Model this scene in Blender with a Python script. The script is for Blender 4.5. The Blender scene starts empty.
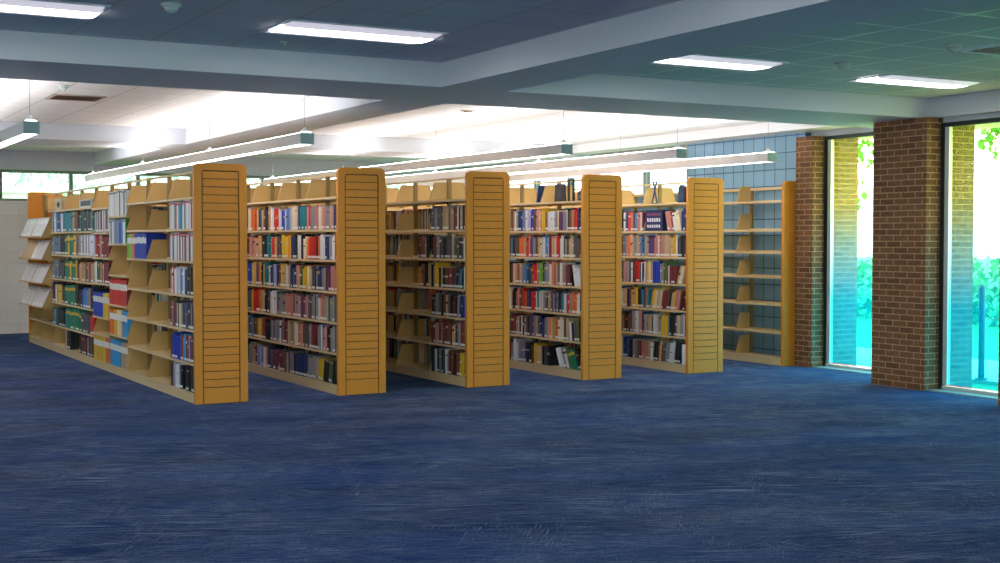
import bpy, math, random
from mathutils import Vector, Matrix
random.seed(11)
R = random.Random(5)
scn = bpy.context.scene
COL = scn.collection

# ------------------------------------------------------------------ camera
EYE, YAW, PIT, F = 1.567, 0.5149, 0.032, 1311.97
cam = bpy.data.objects.new('camera', bpy.data.cameras.new('camera'))
cam.data.sensor_width = 36; cam.data.lens = F * 36 / 1000
cam.data.clip_end = 300
cam.location = (0, 0, EYE)
cam.rotation_euler = (math.pi / 2 - PIT, 0, -YAW)
COL.objects.link(cam); scn.camera = cam

def proj(x, y, z):
    z -= EYE
    X = x * math.cos(YAW) - y * math.sin(YAW); D = x * math.sin(YAW) + y * math.cos(YAW)
    D2 = D * math.cos(PIT) - z * math.sin(PIT); Z2 = z * math.cos(PIT) + D * math.sin(PIT)
    return 500 + F * X / D2, 281.5 - F * Z2 / D2

# ------------------------------------------------------------------ measured plan (metres)
H = 2.29           # bookcase height
V0 = 12.215        # near ends of the bookcases
U1 = 3.592; SP = 1.4598; W = 0.519
SEC = 0.868; NS = 10
ZC = 3.03; ZB = 2.828
def ru(k): return U1 + SP * k

# ------------------------------------------------------------------ mesh builder
class MB:
    def __init__(s): s.v = []; s.f = []; s.m = []; s.c = []; s.sm = []
    def add(s, vs, fs, mi=0, col=(1, 1, 1), M=None, smooth=False):
        b = len(s.v)
        for v in vs:
            v = Vector(v)
            if M is not None: v = M @ v
            s.v.append(v[:]); s.c.append((col[0], col[1], col[2], 1))
        for f in fs:
            s.f.append(tuple(i + b for i in f)); s.m.append(mi); s.sm.append(smooth)
        return s
    def box(s, a, b, mi=0, col=(1, 1, 1), M=None):
        x0, y0, z0 = a; x1, y1, z1 = b
        vs = [(x0,y0,z0),(x1,y0,z0),(x1,y1,z0),(x0,y1,z0),(x0,y0,z1),(x1,y0,z1),(x1,y1,z1),(x0,y1,z1)]
        fs = [(0,3,2,1),(4,5,6,7),(0,1,5,4),(1,2,6,5),(2,3,7,6),(3,0,4,7)]
        return s.add(vs, fs, mi, col, M)
    def prism(s, pts, z0, z1, axis='z', mi=0, col=(1, 1, 1), M=None, smooth=False):
        # pts is a counter-clockwise outline in the plane normal to axis
        n = len(pts)
        def P(p, z):
            if axis == 'z': return (p[0], p[1], z)
            if axis == 'y': return (p[0], z, p[1])
            return (z, p[0], p[1])
        vs = [P(p, z0) for p in pts] + [P(p, z1) for p in pts]
        fs = [tuple(reversed(range(n))), tuple(range(n, 2 * n))]
        s.add(vs, fs, mi, col, M)
        b = len(s.v) - 2 * n
        for i in range(n):
            j = (i + 1) % n
            s.f.append((b + i, b + j, b + n + j, b + n + i)); s.m.append(mi); s.sm.append(smooth)
        return s
    def cyl(s, c, r, z0, z1, n=12, mi=0, col=(1, 1, 1), r2=None, M=None):
        r2 = r if r2 is None else r2
        vs = [(c[0]+r*math.cos(2*math.pi*i/n), c[1]+r*math.sin(2*math.pi*i/n), z0) for i in range(n)]
        vs += [(c[0]+r2*math.cos(2*math.pi*i/n), c[1]+r2*math.sin(2*math.pi*i/n), z1) for i in range(n)]
        s.add(vs, [tuple(reversed(range(n))), tuple(range(n, 2*n))], mi, col, M)
        b = len(s.v) - 2*n
        for i in range(n):
            j = (i+1) % n
            s.f.append((b+i, b+j, b+n+j, b+n+i)); s.m.append(mi); s.sm.append(True)
        return s
    def mesh(s, name, mats):
        me = bpy.data.meshes.new(name)
        me.from_pydata(s.v, [], s.f)
        if not isinstance(mats, (list, tuple)): mats = [mats]
        for m in mats: me.materials.append(m)
        me.polygons.foreach_set('material_index', s.m)
        me.polygons.foreach_set('use_smooth', s.sm)
        a = me.color_attributes.new('Col', 'FLOAT_COLOR', 'POINT')
        a.data.foreach_set('color', [x for c in s.c for x in c])
        me.update()
        return me
    def build(s, name, mats, parent=None, loc=None, rot=None):
        return link(name, s.mesh(name, mats), parent, loc, rot)

def link(name, me, parent=None, loc=None, rot=None):
    o = bpy.data.objects.new(name, me)
    COL.objects.link(o)
    if parent is not None: o.parent = parent
    if loc is not None: o.location = loc
    if rot is not None: o.rotation_euler = rot
    return o
def tag(o, label=None, cat=None, group=None, kind=None):
    if label: o['label'] = label
    if cat: o['category'] = cat
    if group: o['group'] = group
    if kind: o['kind'] = kind
    return o
def empty(name, loc, rz=0, **k):
    o = link(name, None, None, loc, (0, 0, rz))
    o.empty_display_size = 0.1
    return tag(o, **k)
def bevel(o, w, seg=2):
    m = o.modifiers.new('bevel', 'BEVEL'); m.width = w; m.segments = seg; m.limit_method = 'ANGLE'
    return o

# ------------------------------------------------------------------ materials
def srgb(r, g, b):
    f = lambda c: (c/255/12.92) if c/255 <= .04045 else ((c/255+.055)/1.055)**2.4
    return (f(r), f(g), f(b))
def newmat(name):
    m = bpy.data.materials.new(name); m.use_nodes = True
    return m, m.node_tree.nodes, m.node_tree.links, m.node_tree.nodes['Principled BSDF']
def node(N, t, **k):
    n = N.new(t)
    for a, b in k.items():
        if a == 'op': n.operation = b
        elif a.startswith('i_'): n.inputs[a[2:].replace('_', ' ')].default_value = b
        else: setattr(n, a, b)
    return n
def simple(name, col, rough=.5, metal=0, noise=0.0, nscale=8, bump=0, spec=None):
    m, N, L, B = newmat(name)
    B.inputs['Roughness'].default_value = rough; B.inputs['Metallic'].default_value = metal
    if spec is not None: B.inputs['Specular IOR Level'].default_value = spec
    tc = N.new('ShaderNodeTexCoord')
    nz = node(N, 'ShaderNodeTexNoise'); nz.inputs['Scale'].default_value = nscale; nz.inputs['Detail'].default_value = 4
    L.new(tc.outputs['Object'], nz.inputs['Vector'])
    mx = node(N, 'ShaderNodeMix', data_type='RGBA')
    mx.inputs[6].default_value = (*[c*(1-noise) for c in col], 1)
    mx.inputs[7].default_value = (*[min(1, c*(1+noise)) for c in col], 1)
    L.new(nz.outputs['Fac'], mx.inputs[0]); L.new(mx.outputs[2], B.inputs['Base Color'])
    if bump:
        b = node(N, 'ShaderNodeBump'); b.inputs['Strength'].default_value = bump; b.inputs['Distance'].default_value = .005
        L.new(nz.outputs['Fac'], b.inputs['Height']); L.new(b.outputs['Normal'], B.inputs['Normal'])
    return m
def emit(name, col, s):
    m, N, L, B = newmat(name)
    B.inputs['Base Color'].default_value = (.8, .8, .8, 1)
    B.inputs['Emission Color'].default_value = (*col, 1); B.inputs['Emission Strength'].default_value = s
    return m
def attrmat(name, rough=.6):
    m, N, L, B = newmat(name)
    a = node(N, 'ShaderNodeAttribute', attribute_name='Col')
    tc = N.new('ShaderNodeTexCoord'); nz = N.new('ShaderNodeTexNoise'); nz.inputs['Scale'].default_value = 60
    L.new(tc.outputs['Object'], nz.inputs['Vector'])
    mp = node(N, 'ShaderNodeMapRange'); mp.inputs['To Min'].default_value = .82; mp.inputs['To Max'].default_value = 1.15
    L.new(nz.outputs['Fac'], mp.inputs['Value'])
    mx = node(N, 'ShaderNodeMix', data_type='RGBA', blend_type='MULTIPLY'); mx.inputs[0].default_value = 1
    L.new(a.outputs['Color'], mx.inputs[6]); L.new(mp.outputs['Result'], mx.inputs[7])
    L.new(mx.outputs[2], B.inputs['Base Color']); B.inputs['Roughness'].default_value = rough
    return m
def maprange(N, L, src, a, b, c=0, d=1):
    m = node(N, 'ShaderNodeMapRange'); m.inputs['From Min'].default_value = a; m.inputs['From Max'].default_value = b
    m.inputs['To Min'].default_value = c; m.inputs['To Max'].default_value = d
    L.new(src, m.inputs['Value']); return m.outputs['Result']
def math_(N, L, op, a, b=None):
    m = node(N, 'ShaderNodeMath', operation=op)
    for i, x in enumerate((a, b)):
        if x is None: continue
        if isinstance(x, (int, float)): m.inputs[i].default_value = x
        else: L.new(x, m.inputs[i])
    return m.outputs[0]

M = {}
M['wood'] = None
def wood(name, c1, c2):
    m, N, L, B = newmat(name)
    tc = N.new('ShaderNodeTexCoord'); mp = N.new('ShaderNodeMapping'); mp.inputs['Scale'].default_value = (60, 60, 2.5)
    nz = N.new('ShaderNodeTexNoise'); nz.inputs['Scale'].default_value = 4; nz.inputs['Detail'].default_value = 6; nz.inputs['Distortion'].default_value = .6
    L.new(tc.outputs['Object'], mp.inputs['Vector']); L.new(mp.outputs['Vector'], nz.inputs['Vector'])
    r = N.new('ShaderNodeValToRGB'); r.color_ramp.elements[0].position = .3; r.color_ramp.elements[1].position = .75
    r.color_ramp.elements[0].color = (*c1, 1); r.color_ramp.elements[1].color = (*c2, 1)
    L.new(nz.outputs['Fac'], r.inputs['Fac']); L.new(r.outputs['Color'], B.inputs['Base Color'])
    B.inputs['Roughness'].default_value = .45
    return m
M['wood'] = wood('honey_oak', srgb(224, 140, 40), srgb(234, 154, 50))
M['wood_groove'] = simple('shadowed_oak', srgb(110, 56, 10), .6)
M['shelf'] = simple('tan_steel', srgb(226, 198, 150), .45, noise=.04)
M['bracket'] = simple('khaki_steel', srgb(214, 176, 112), .45, noise=.05)
M['post'] = simple('olive_steel', srgb(160, 132, 78), .45, noise=.05)
M['book'] = attrmat('book_cloth', .55)
M['white_paint'] = simple('white_paint', srgb(232, 232, 236), .6, noise=.02)
M['beam'] = simple('beam_paint', srgb(206, 210, 218), .7, noise=.02, nscale=2)
M['fixture'] = simple('fixture_enamel', srgb(228, 222, 222), .4)
M['fixture_end'] = simple('fixture_end_cap', srgb(150, 176, 178), .4)
M['cable'] = simple('steel_cable', srgb(140, 140, 145), .4, .6)
M['chrome'] = simple('brushed_aluminium', srgb(215, 222, 222), .35, .3)
M['frame_dark'] = simple('dark_anodised', srgb(40, 52, 50), .4, .3)
M['frame_grey'] = simple('grey_frame', srgb(150, 155, 150), .5)
M['tub'] = emit('light_lens', (1, .985, .98), 6)
M['basket'] = emit('light_basket', (.86, .82, .94), .35)
M['uplens'] = emit('pendant_up_lens', (1, .98, .985), 10)
M['downlens'] = emit('pendant_down_lens', (1, .98, .985), 5)
M['vent'] = simple('vent_metal', srgb(190, 168, 150), .6)
M['vent_back'] = simple('vent_backing', srgb(110, 80, 58), .8)
M['dark'] = simple('dark_slot', srgb(25, 24, 24), .8)
M['plastic'] = simple('white_plastic', srgb(200, 215, 205), .5)
M['black_metal'] = simple('black_enamel', srgb(38, 36, 42), .4)
M['kraft'] = simple('display_steel', srgb(205, 160, 110), .5, noise=.05)
M['concrete'] = simple('concrete', srgb(225, 222, 215), .9, noise=.08, nscale=3)
M['grass'] = simple('lawn_grass', srgb(54, 126, 44), .9, noise=.35, nscale=5)
M['bark'] = simple('bark', srgb(70, 56, 44), .9, noise=.3, nscale=12, bump=.6)
M['leaf'] = simple('leaves', srgb(78, 160, 74), .6, noise=.3, nscale=2)
M['pale_leaf'] = simple('pale_leaves', srgb(196, 226, 206), .6, noise=.15, nscale=1)  # leaf colour paled to put distant haze into it
M['render'] = simple('pale_render', srgb(235, 232, 222), .9, noise=.04, nscale=3)
M['paving'] = simple('grey_paving', srgb(176, 172, 184), .9, noise=.08, nscale=2)
M['bollard'] = simple('bollard_paint', srgb(16, 34, 54), .5)

def brick():
    m, N, L, B = newmat('brown_brick')
    tc = N.new('ShaderNodeTexCoord'); sp = N.new('ShaderNodeSeparateXYZ'); L.new(tc.outputs['Object'], sp.inputs[0])
    s = math_(N, L, 'ADD', sp.outputs['X'], sp.outputs['Y'])
    cb = N.new('ShaderNodeCombineXYZ'); L.new(s, cb.inputs['X']); L.new(sp.outputs['Z'], cb.inputs['Y'])
    b = N.new('ShaderNodeTexBrick'); L.new(cb.outputs[0], b.inputs['Vector'])
    b.inputs['Scale'].default_value = 1; b.inputs['Brick Width'].default_value = .195; b.inputs['Row Height'].default_value = .0645
    b.inputs['Mortar Size'].default_value = .0055; b.inputs['Mortar Smooth'].default_value = .25; b.inputs['Bias'].default_value = 0
    b.inputs['Color1'].default_value = (*srgb(136, 92, 60), 1); b.inputs['Color2'].default_value = (*srgb(106, 70, 44), 1)
    b.inputs['Mortar'].default_value = (*srgb(190, 150, 112), 1)
    nz = N.new('ShaderNodeTexNoise'); nz.inputs['Scale'].default_value = 30; nz.inputs['Detail'].default_value = 5; L.new(tc.outputs['Object'], nz.inputs['Vector'])
    mx = node(N, 'ShaderNodeMix', data_type='RGBA', blend_type='MULTIPLY'); mx.inputs[0].default_value = 1
    L.new(b.outputs['Color'], mx.inputs[6]); L.new(maprange(N, L, nz.outputs['Fac'], .2, .8, .7, 1.25), mx.inputs[7])
    L.new(mx.outputs[2], B.inputs['Base Color']); B.inputs['Roughness'].default_value = .85
    bp = N.new('ShaderNodeBump'); bp.inputs['Strength'].default_value = .6; bp.inputs['Distance'].default_value = .006; bp.invert = True
    L.new(b.outputs['Fac'], bp.inputs['Height']); L.new(bp.outputs['Normal'], B.inputs['Normal'])
    return m
M['brick'] = brick()
def block(name, col, joint, bw, bh, ms, axis, off=.0, rough=.5, zoff=0.0, js=.6):
    m, N, L, B = newmat(name)
    tc = N.new('ShaderNodeTexCoord'); sp = N.new('ShaderNodeSeparateXYZ'); L.new(tc.outputs['Object'], sp.inputs[0])
    cb = N.new('ShaderNodeCombineXYZ'); L.new(sp.outputs[axis], cb.inputs['X'])
    L.new(math_(N, L, 'ADD', sp.outputs['Z'], zoff), cb.inputs['Y'])
    b = N.new('ShaderNodeTexBrick'); L.new(cb.outputs[0], b.inputs['Vector'])
    b.offset = off
    b.inputs['Scale'].default_value = 1; b.inputs['Brick Width'].default_value = bw; b.inputs['Row Height'].default_value = bh
    b.inputs['Mortar Size'].default_value = ms; b.inputs['Mortar Smooth'].default_value = .3; b.inputs['Bias'].default_value = 0
    b.inputs['Color1'].default_value = (*col, 1); b.inputs['Color2'].default_value = (*[c*.93 for c in col], 1); b.inputs['Mortar'].default_value = (*joint, 1)
    L.new(b.outputs['Color'], B.inputs['Base Color']); B.inputs['Roughness'].default_value = rough
    bp = N.new('ShaderNodeBump'); bp.inputs['Strength'].default_value = js; bp.inputs['Distance'].default_value = .006; bp.invert = True
    L.new(b.outputs['Fac'], bp.inputs['Height']); L.new(bp.outputs['Normal'], B.inputs['Normal'])
    return m
M['blue_block'] = block('blue_painted_block', srgb(140, 182, 212), srgb(52, 92, 134), .205, .21, .0075, 'Y', zoff=.062)
M['cream_block'] = block('cream_painted_block', srgb(250, 244, 236), srgb(238, 231, 222), .40, .2, .006, 'X', off=.5, zoff=.03)
M['plaster'] = simple('grey_plaster', srgb(170, 172, 176), .8, noise=.03, nscale=2)

def tile_mat(name, u0, v0, g, col, bar=.62, rg=.4):
    m, N, L, B = newmat(name)
    tc = N.new('ShaderNodeTexCoord'); sp = N.new('ShaderNodeSeparateXYZ'); L.new(tc.outputs['Object'], sp.inputs[0])
    def line(s, o):
        a = math_(N, L, 'DIVIDE', math_(N, L, 'ADD', s, -o + g * 60), g)
        fr = math_(N, L, 'FRACT', a)
        d = math_(N, L, 'MINIMUM', fr, math_(N, L, 'SUBTRACT', 1.0, fr))
        return math_(N, L, 'LESS_THAN', d, .011 / g)
    l = math_(N, L, 'MAXIMUM', line(sp.outputs['X'], u0), line(sp.outputs['Y'], v0))
    nz = N.new('ShaderNodeTexNoise'); nz.inputs['Scale'].default_value = 40; nz.inputs['Detail'].default_value = 2; L.new(tc.outputs['Object'], nz.inputs['Vector'])
    cr = N.new('ShaderNodeValToRGB'); cr.color_ramp.elements[0].position = .3; cr.color_ramp.elements[1].position = .55
    cr.color_ramp.elements[0].color = (*[c*.93 for c in col], 1); cr.color_ramp.elements[1].color = (*col, 1)
    L.new(nz.outputs['Fac'], cr.inputs['Fac'])
    mx = node(N, 'ShaderNodeMix', data_type='RGBA'); L.new(l, mx.inputs[0]); L.new(cr.outputs['Color'], mx.inputs[6])
    mx.inputs[7].default_value = (*[min(1, c*bar) for c in col], 1)
    L.new(mx.outputs[2], B.inputs['Base Color'])
    L.new(maprange(N, L, l, 0, 1, .85, rg), B.inputs['Roughness'])
    return m

def carpet():
    m, N, L, B = newmat('blue_scratched_carpet')
    tc = N.new('ShaderNodeTexCoord')
    def nz(scale, rot, det, sc=1, dist=0, rough=.5):
        mp = N.new('ShaderNodeMapping'); mp.vector_type = 'TEXTURE'
        mp.inputs['Scale'].default_value = (1/scale[0], 1/scale[1], 1); mp.inputs['Rotation'].default_value = (0, 0, rot)
        mp.inputs['Location'].default_value = (rot*7, scale[1]*.3, 0)
        n = N.new('ShaderNodeTexNoise'); n.inputs['Scale'].default_value = sc; n.inputs['Detail'].default_value = det; n.inputs['Distortion'].default_value = dist
        n.inputs['Roughness'].default_value = rough
        L.new(tc.outputs['Object'], mp.inputs['Vector']); L.new(mp.outputs['Vector'], n.inputs['Vector']); return n.outputs['Fac']
    tot = None
    # brushed scratches in several directions, each only inside its own worn patches
    for i, (sx, sy, rot, ps, lo) in enumerate([(4, 150, -.52, .9, .50), (6, 190, -.30, 1.3, .52), (5, 140, -.75, .8, .52), (6, 150, .25, 1.1, .56), (7, 150, .9, 1.4, .58), (3, 120, -1.2, 1.2, .60), (2.2, 42, -.5, .8, .52), (2.6, 55, -.25, .7, .54)]):
        s = maprange(N, L, nz((sx, sy, 1), rot, 3, 1, .25), .53, .66)
        p = maprange(N, L, nz((ps*.7, ps * 1.8, 1), rot + .1, 3, 1, .3), lo - .12, lo + .14)
        t = math_(N, L, 'MULTIPLY', s, p)
        tot = t if tot is None else math_(N, L, 'MAXIMUM', tot, t)
    fine = maprange(N, L, nz((90, 160, 1), -.5, 2), .3, .7, .5, 1.4)
    big = maprange(N, L, nz((.5, 1.2, 1), -.4, 4), .35, .65)
    base = node(N, 'ShaderNodeMix', data_type='RGBA'); base.inputs[6].default_value = (*CARP[0], 1); base.inputs[7].default_value = (*CARP[1], 1)
    L.new(big, base.inputs[0])
    mul = node(N, 'ShaderNodeMix', data_type='RGBA', blend_type='MULTIPLY'); mul.inputs[0].default_value = 1
    L.new(base.outputs[2], mul.inputs[6]); L.new(fine, mul.inputs[7])
    mx = node(N, 'ShaderNodeMix', data_type='RGBA'); L.new(math_(N, L, 'MULTIPLY', math_(N, L, 'MULTIPLY', tot, .78), maprange(N, L, nz((70, 110, 1), -.5, 3, 1, 0, .7), .35, .62, .25, 1)), mx.inputs[0])
    L.new(mul.outputs[2], mx.inputs[6]); mx.inputs[7].default_value = (*CARP[2], 1)
    L.new(mx.outputs[2], B.inputs['Base Color']); B.inputs['Roughness'].default_value = 1; B.inputs['Specular IOR Level'].default_value = .1
    b = N.new('ShaderNodeBump'); b.inputs['Strength'].default_value = .4; b.inputs['Distance'].default_value = .003
    L.new(fine, b.inputs['Height']); L.new(b.outputs['Normal'], B.inputs['Normal'])
    return m
CARP = [srgb(8, 42, 88), srgb(12, 58, 116), srgb(168, 178, 198)]
M['carpet'] = carpet()

def schlick(N, L, f0, f1):
    lw = N.new('ShaderNodeLayerWeight'); lw.inputs['Blend'].default_value = .5
    return math_(N, L, 'ADD', f0, math_(N, L, 'MULTIPLY', f1, math_(N, L, 'POWER', lw.outputs['Facing'], 5.0)))
def glass():
    # tint and translucency graded by height: green-yellow towards the head, cyan towards the foot
    m, N, L, B = newmat('film_tinted_glass'); N.remove(B)
    out = [n for n in N if n.type == 'OUTPUT_MATERIAL'][0]
    tc = N.new('ShaderNodeTexCoord'); sp = N.new('ShaderNodeSeparateXYZ'); L.new(tc.outputs['Object'], sp.inputs[0])
    r = N.new('ShaderNodeValToRGB'); cr = r.color_ramp
    cr.elements[0].position = 0; cr.elements[0].color = (.05, .70, .88, 1)
    cr.elements[1].position = 1; cr.elements[1].color = (.92, .96, .42, 1)
    for p, c in ((.3, (.05, .68, .88, 1)), (.5, (.45, .86, .84, 1)), (.72, (.82, .94, .50, 1))):
        e = cr.elements.new(p); e.color = c
    r2 = N.new('ShaderNodeValToRGB'); c2 = r2.color_ramp
    c2.elements[0].position = 0; c2.elements[0].color = (.0, .58, .92, 1)
    c2.elements[1].position = 1; c2.elements[1].color = (.42, .50, .02, 1)
    for p, c in ((.35, (.0, .48, .86, 1)), (.55, (.10, .48, .48, 1)), (.72, (.30, .44, .06, 1))):
        e = c2.elements.new(p); e.color = c
    z = maprange(N, L, sp.outputs['Z'], 0, 2.8)
    L.new(z, r.inputs['Fac']); L.new(z, r2.inputs['Fac'])
    t = N.new('ShaderNodeBsdfTransparent'); g = N.new('ShaderNodeBsdfGlossy'); g.inputs['Roughness'].default_value = .02
    tl = N.new('ShaderNodeBsdfTranslucent'); L.new(r2.outputs['Color'], tl.inputs['Color'])
    L.new(r.outputs['Color'], t.inputs['Color'])
    m1 = N.new('ShaderNodeMixShader'); m1.inputs[0].default_value = TRANSLUCENCY; L.new(t.outputs[0], m1.inputs[1]); L.new(tl.outputs[0], m1.inputs[2])
    fr = schlick(N, L, .035, .75)
    mx = N.new('ShaderNodeMixShader'); L.new(fr, mx.inputs[0]); L.new(m1.outputs[0], mx.inputs[1]); L.new(g.outputs[0], mx.inputs[2])
    L.new(mx.outputs[0], out.inputs['Surface'])
    return m
TRANSLUCENCY = .16
M['glass'] = glass()
def glass2():
    m, N, L, B = newmat('clear_glass'); N.remove(B)
    out = [n for n in N if n.type == 'OUTPUT_MATERIAL'][0]
    t = N.new('ShaderNodeBsdfTransparent'); t.inputs['Color'].default_value = (.66, .74, .70, 1)
    g = N.new('ShaderNodeBsdfGlossy'); g.inputs['Roughness'].default_value = .02
    fr = schlick(N, L, .03, .7); mx = N.new('ShaderNodeMixShader')
    L.new(fr, mx.inputs[0]); L.new(t.outputs[0], mx.inputs[1]); L.new(g.outputs[0], mx.inputs[2]); L.new(mx.outputs[0], out.inputs['Surface'])
    return m
M['clear'] = glass2()

# ------------------------------------------------------------------ room shell
def struct(name, mb, mat, parent=None):
    o = mb.build(name, mat, parent)
    if parent is None: o['kind'] = 'structure'
    return o
XL, YB, YF = -6.4, -6.0, 23.0          # left wall, wall behind the camera, far wall
PB0, PB1 = 10.50, 11.21                # brick piers in front of the second window run
PA0, PA1 = 11.20, 11.95
fl = MB(); fl.add([(XL-.2, YB-.2, 0), (10.52, YB-.2, 0), (10.52, 9.62, 0), (11.21, 9.62, 0), (11.21, 12.36, 0), (11.45, 12.36, 0), (11.45, YF+.1, 0), (XL-.2, YF+.1, 0)], [tuple(range(8))])
fl.add([(XL-.2, YB-.2, -.1), (10.52, YB-.2, -.1), (10.52, 9.62, -.1), (11.21, 9.62, -.1), (11.21, 12.36, -.1), (11.45, 12.36, -.1), (11.45, YF+.1, -.1), (XL-.2, YF+.1, -.1)], [tuple(reversed(range(8)))])
struct('floor', fl, M['carpet'])

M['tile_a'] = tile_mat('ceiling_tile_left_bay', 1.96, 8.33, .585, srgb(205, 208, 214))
M['tile_b'] = tile_mat('ceiling_tile_right_bay', 6.89, 8.37, .60, srgb(205, 210, 208), 1.5, .3)  # grid bars lightened in colour for the window reflections
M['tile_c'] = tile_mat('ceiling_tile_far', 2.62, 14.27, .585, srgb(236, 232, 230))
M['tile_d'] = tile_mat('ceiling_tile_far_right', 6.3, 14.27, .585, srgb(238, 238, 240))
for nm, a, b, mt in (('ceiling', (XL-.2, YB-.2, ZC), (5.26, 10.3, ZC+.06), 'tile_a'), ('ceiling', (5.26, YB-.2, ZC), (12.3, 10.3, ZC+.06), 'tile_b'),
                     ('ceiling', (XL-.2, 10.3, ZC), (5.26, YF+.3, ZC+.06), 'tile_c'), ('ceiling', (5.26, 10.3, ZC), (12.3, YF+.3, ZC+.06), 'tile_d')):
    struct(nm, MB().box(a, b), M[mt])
beams_u = [(-5.75, -5.13), (-.70, -.08), (4.95, 5.575)]
beams_v = [(-4.0, -2.9), (2.3, 3.45), (9.73, 10.89), (17.2, 18.3)]
tn = [0]
def trim(mb, mat):
    tn[0] += 1
    return struct('trim_%d' % tn[0], mb, mat)
for a, b in beams_v: trim(MB().box((XL, a, ZB), (11.45 if a > 9 else 10.62, b, ZC)), M['beam'])
for a, b in beams_u:
    ys = [YB] + [y for p in beams_v for y in p] + [22.75]
    for i in range(0, len(ys), 2): trim(MB().box((a, ys[i], ZB), (b, ys[i+1], ZC)), M['beam'])
# edge beam over the window wall and the soffit over the blue wall
ys = [YB] + [y for p in beams_v[:3] for y in p]
for i in range(0, 6, 2): trim(MB().box((10.61, ys[i], ZB), (12.2, ys[i+1], ZC)), M['beam'])
trim(MB().box((11.45, 9.73, ZB), (12.2, 12.36, ZC)), M['beam'])
trim(MB().box((11.0, 10.89, 2.90), (11.45, 17.2, ZC)), M['white_paint'])
trim(MB().box((11.0, 18.3, 2.90), (11.45, 22.75, ZC)), M['white_paint'])
trim(MB().box((XL, 22.75, 2.73), (11.45, YF+.25, ZC)), M['beam'])

# far wall: painted block below, a run of high windows above
struct('wall_far', MB().box((XL-.2, YF, 0), (11.6, YF+.25, 2.21)), M['cream_block'])
def added_glazed_wall(nm, axis, c0, c1, a0, a1):
    # sill and head walls with full-width glazing between them, added out of view for front daylight; axis 'x' runs along x
    def B_(lo, hi, z0, z1, p0=0.0, p1=1.0):
        q0 = c0+(c1-c0)*p0; q1 = c0+(c1-c0)*p1
        return ((lo, q0, z0), (hi, q1, z1)) if axis == 'x' else ((q0, lo, z0), (q1, hi, z1))
    mb = MB(); mb.box(*B_(a0, a1, 0, .45)); mb.box(*B_(a0, a1, 2.75, ZC))
    n = int((a1-a0)/2.4); st = (a1-a0)/n
    for i in range(n+1):
        p = a0+st*i; mb.box(*B_(max(a0, p-.15), min(a1, p+.15), .45, 2.75))
    struct(nm, mb, M['plaster'])
    for i in range(n):
        lo, hi = a0+st*i+.15, a0+st*(i+1)-.15
        fr = MB(); fr.box(*B_(lo, lo+.05, .45, 2.75, .3, .7)); fr.box(*B_(hi-.05, hi, .45, 2.75, .3, .7)); fr.box(*B_(lo+.05, hi-.05, .45, .5, .3, .7)); fr.box(*B_(lo+.05, hi-.05, 2.7, 2.75, .3, .7))
        window([('window_frame', fr, M['frame_grey']), ('window_pane', MB().box(*B_(lo+.05, hi-.05, .5, 2.7, .48, .52)), M['clear'])], 0)
wn = [0]
def window(parts, gl):
    # parts: (name, MB, material); the pane last
    wn[0] += 1
    w = link('window_%d' % wn[0], None); w['kind'] = 'structure'
    for n, mb, mt in parts: mb.build(n, mt, w)
    return w
x = 3.52 - 1.135 * 8
while x < 11.2:
    x2 = min(x + 1.135, 11.4)
    fr = MB()
    fr.box((x-.03, YF+.02, 2.21), (x+.03, YF+.12, 2.73)); fr.box((x+.03, YF+.02, 2.68), (x2-.03, YF+.12, 2.73)); fr.box((x+.03, YF+.02, 2.21), (x2-.03, YF+.12, 2.25))
    window([('window_frame', fr, M['frame_grey']), ('window_pane', MB().box((x+.03, YF+.06, 2.25), (x2-.03, YF+.07, 2.68)), M['clear'])], 0)
    x += 1.135
added_glazed_wall('wall_back', 'x', YB-.2, YB, XL, 10.5)
added_glazed_wall('wall_left', 'y', XL-.2, XL, YB-.2, 9.73)
struct('wall_left_far', MB().box((XL-.2, 9.73, 0), (XL, YF+.25, ZC)), M['cream_block'])
# blue wall on the right, high windows over it past the first 2.4 m
BW = MB().box((11.35, 12.36, 0), (11.6, 14.72, ZC)).box((11.35, 14.72, 0), (11.6, YF, 2.2))
struct('wall_right', BW, M['blue_block'])
y = 14.72
while y < 22.9:
    y2 = min(y + 1.04, 23.0)
    fr = MB(); fr.box((11.37, y, 2.2), (11.47, y+.06, 2.9)); fr.box((11.37, y+.06, 2.2), (11.47, y2, 2.24)); fr.box((11.37, y+.06, 2.86), (11.47, y2, 2.9))
    window([('window_frame', fr, M['frame_grey']), ('window_pane', MB().box((11.41, y+.06, 2.24), (11.42, y2, 2.86)), M['clear'])], 0)
    y += 1.04
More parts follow.
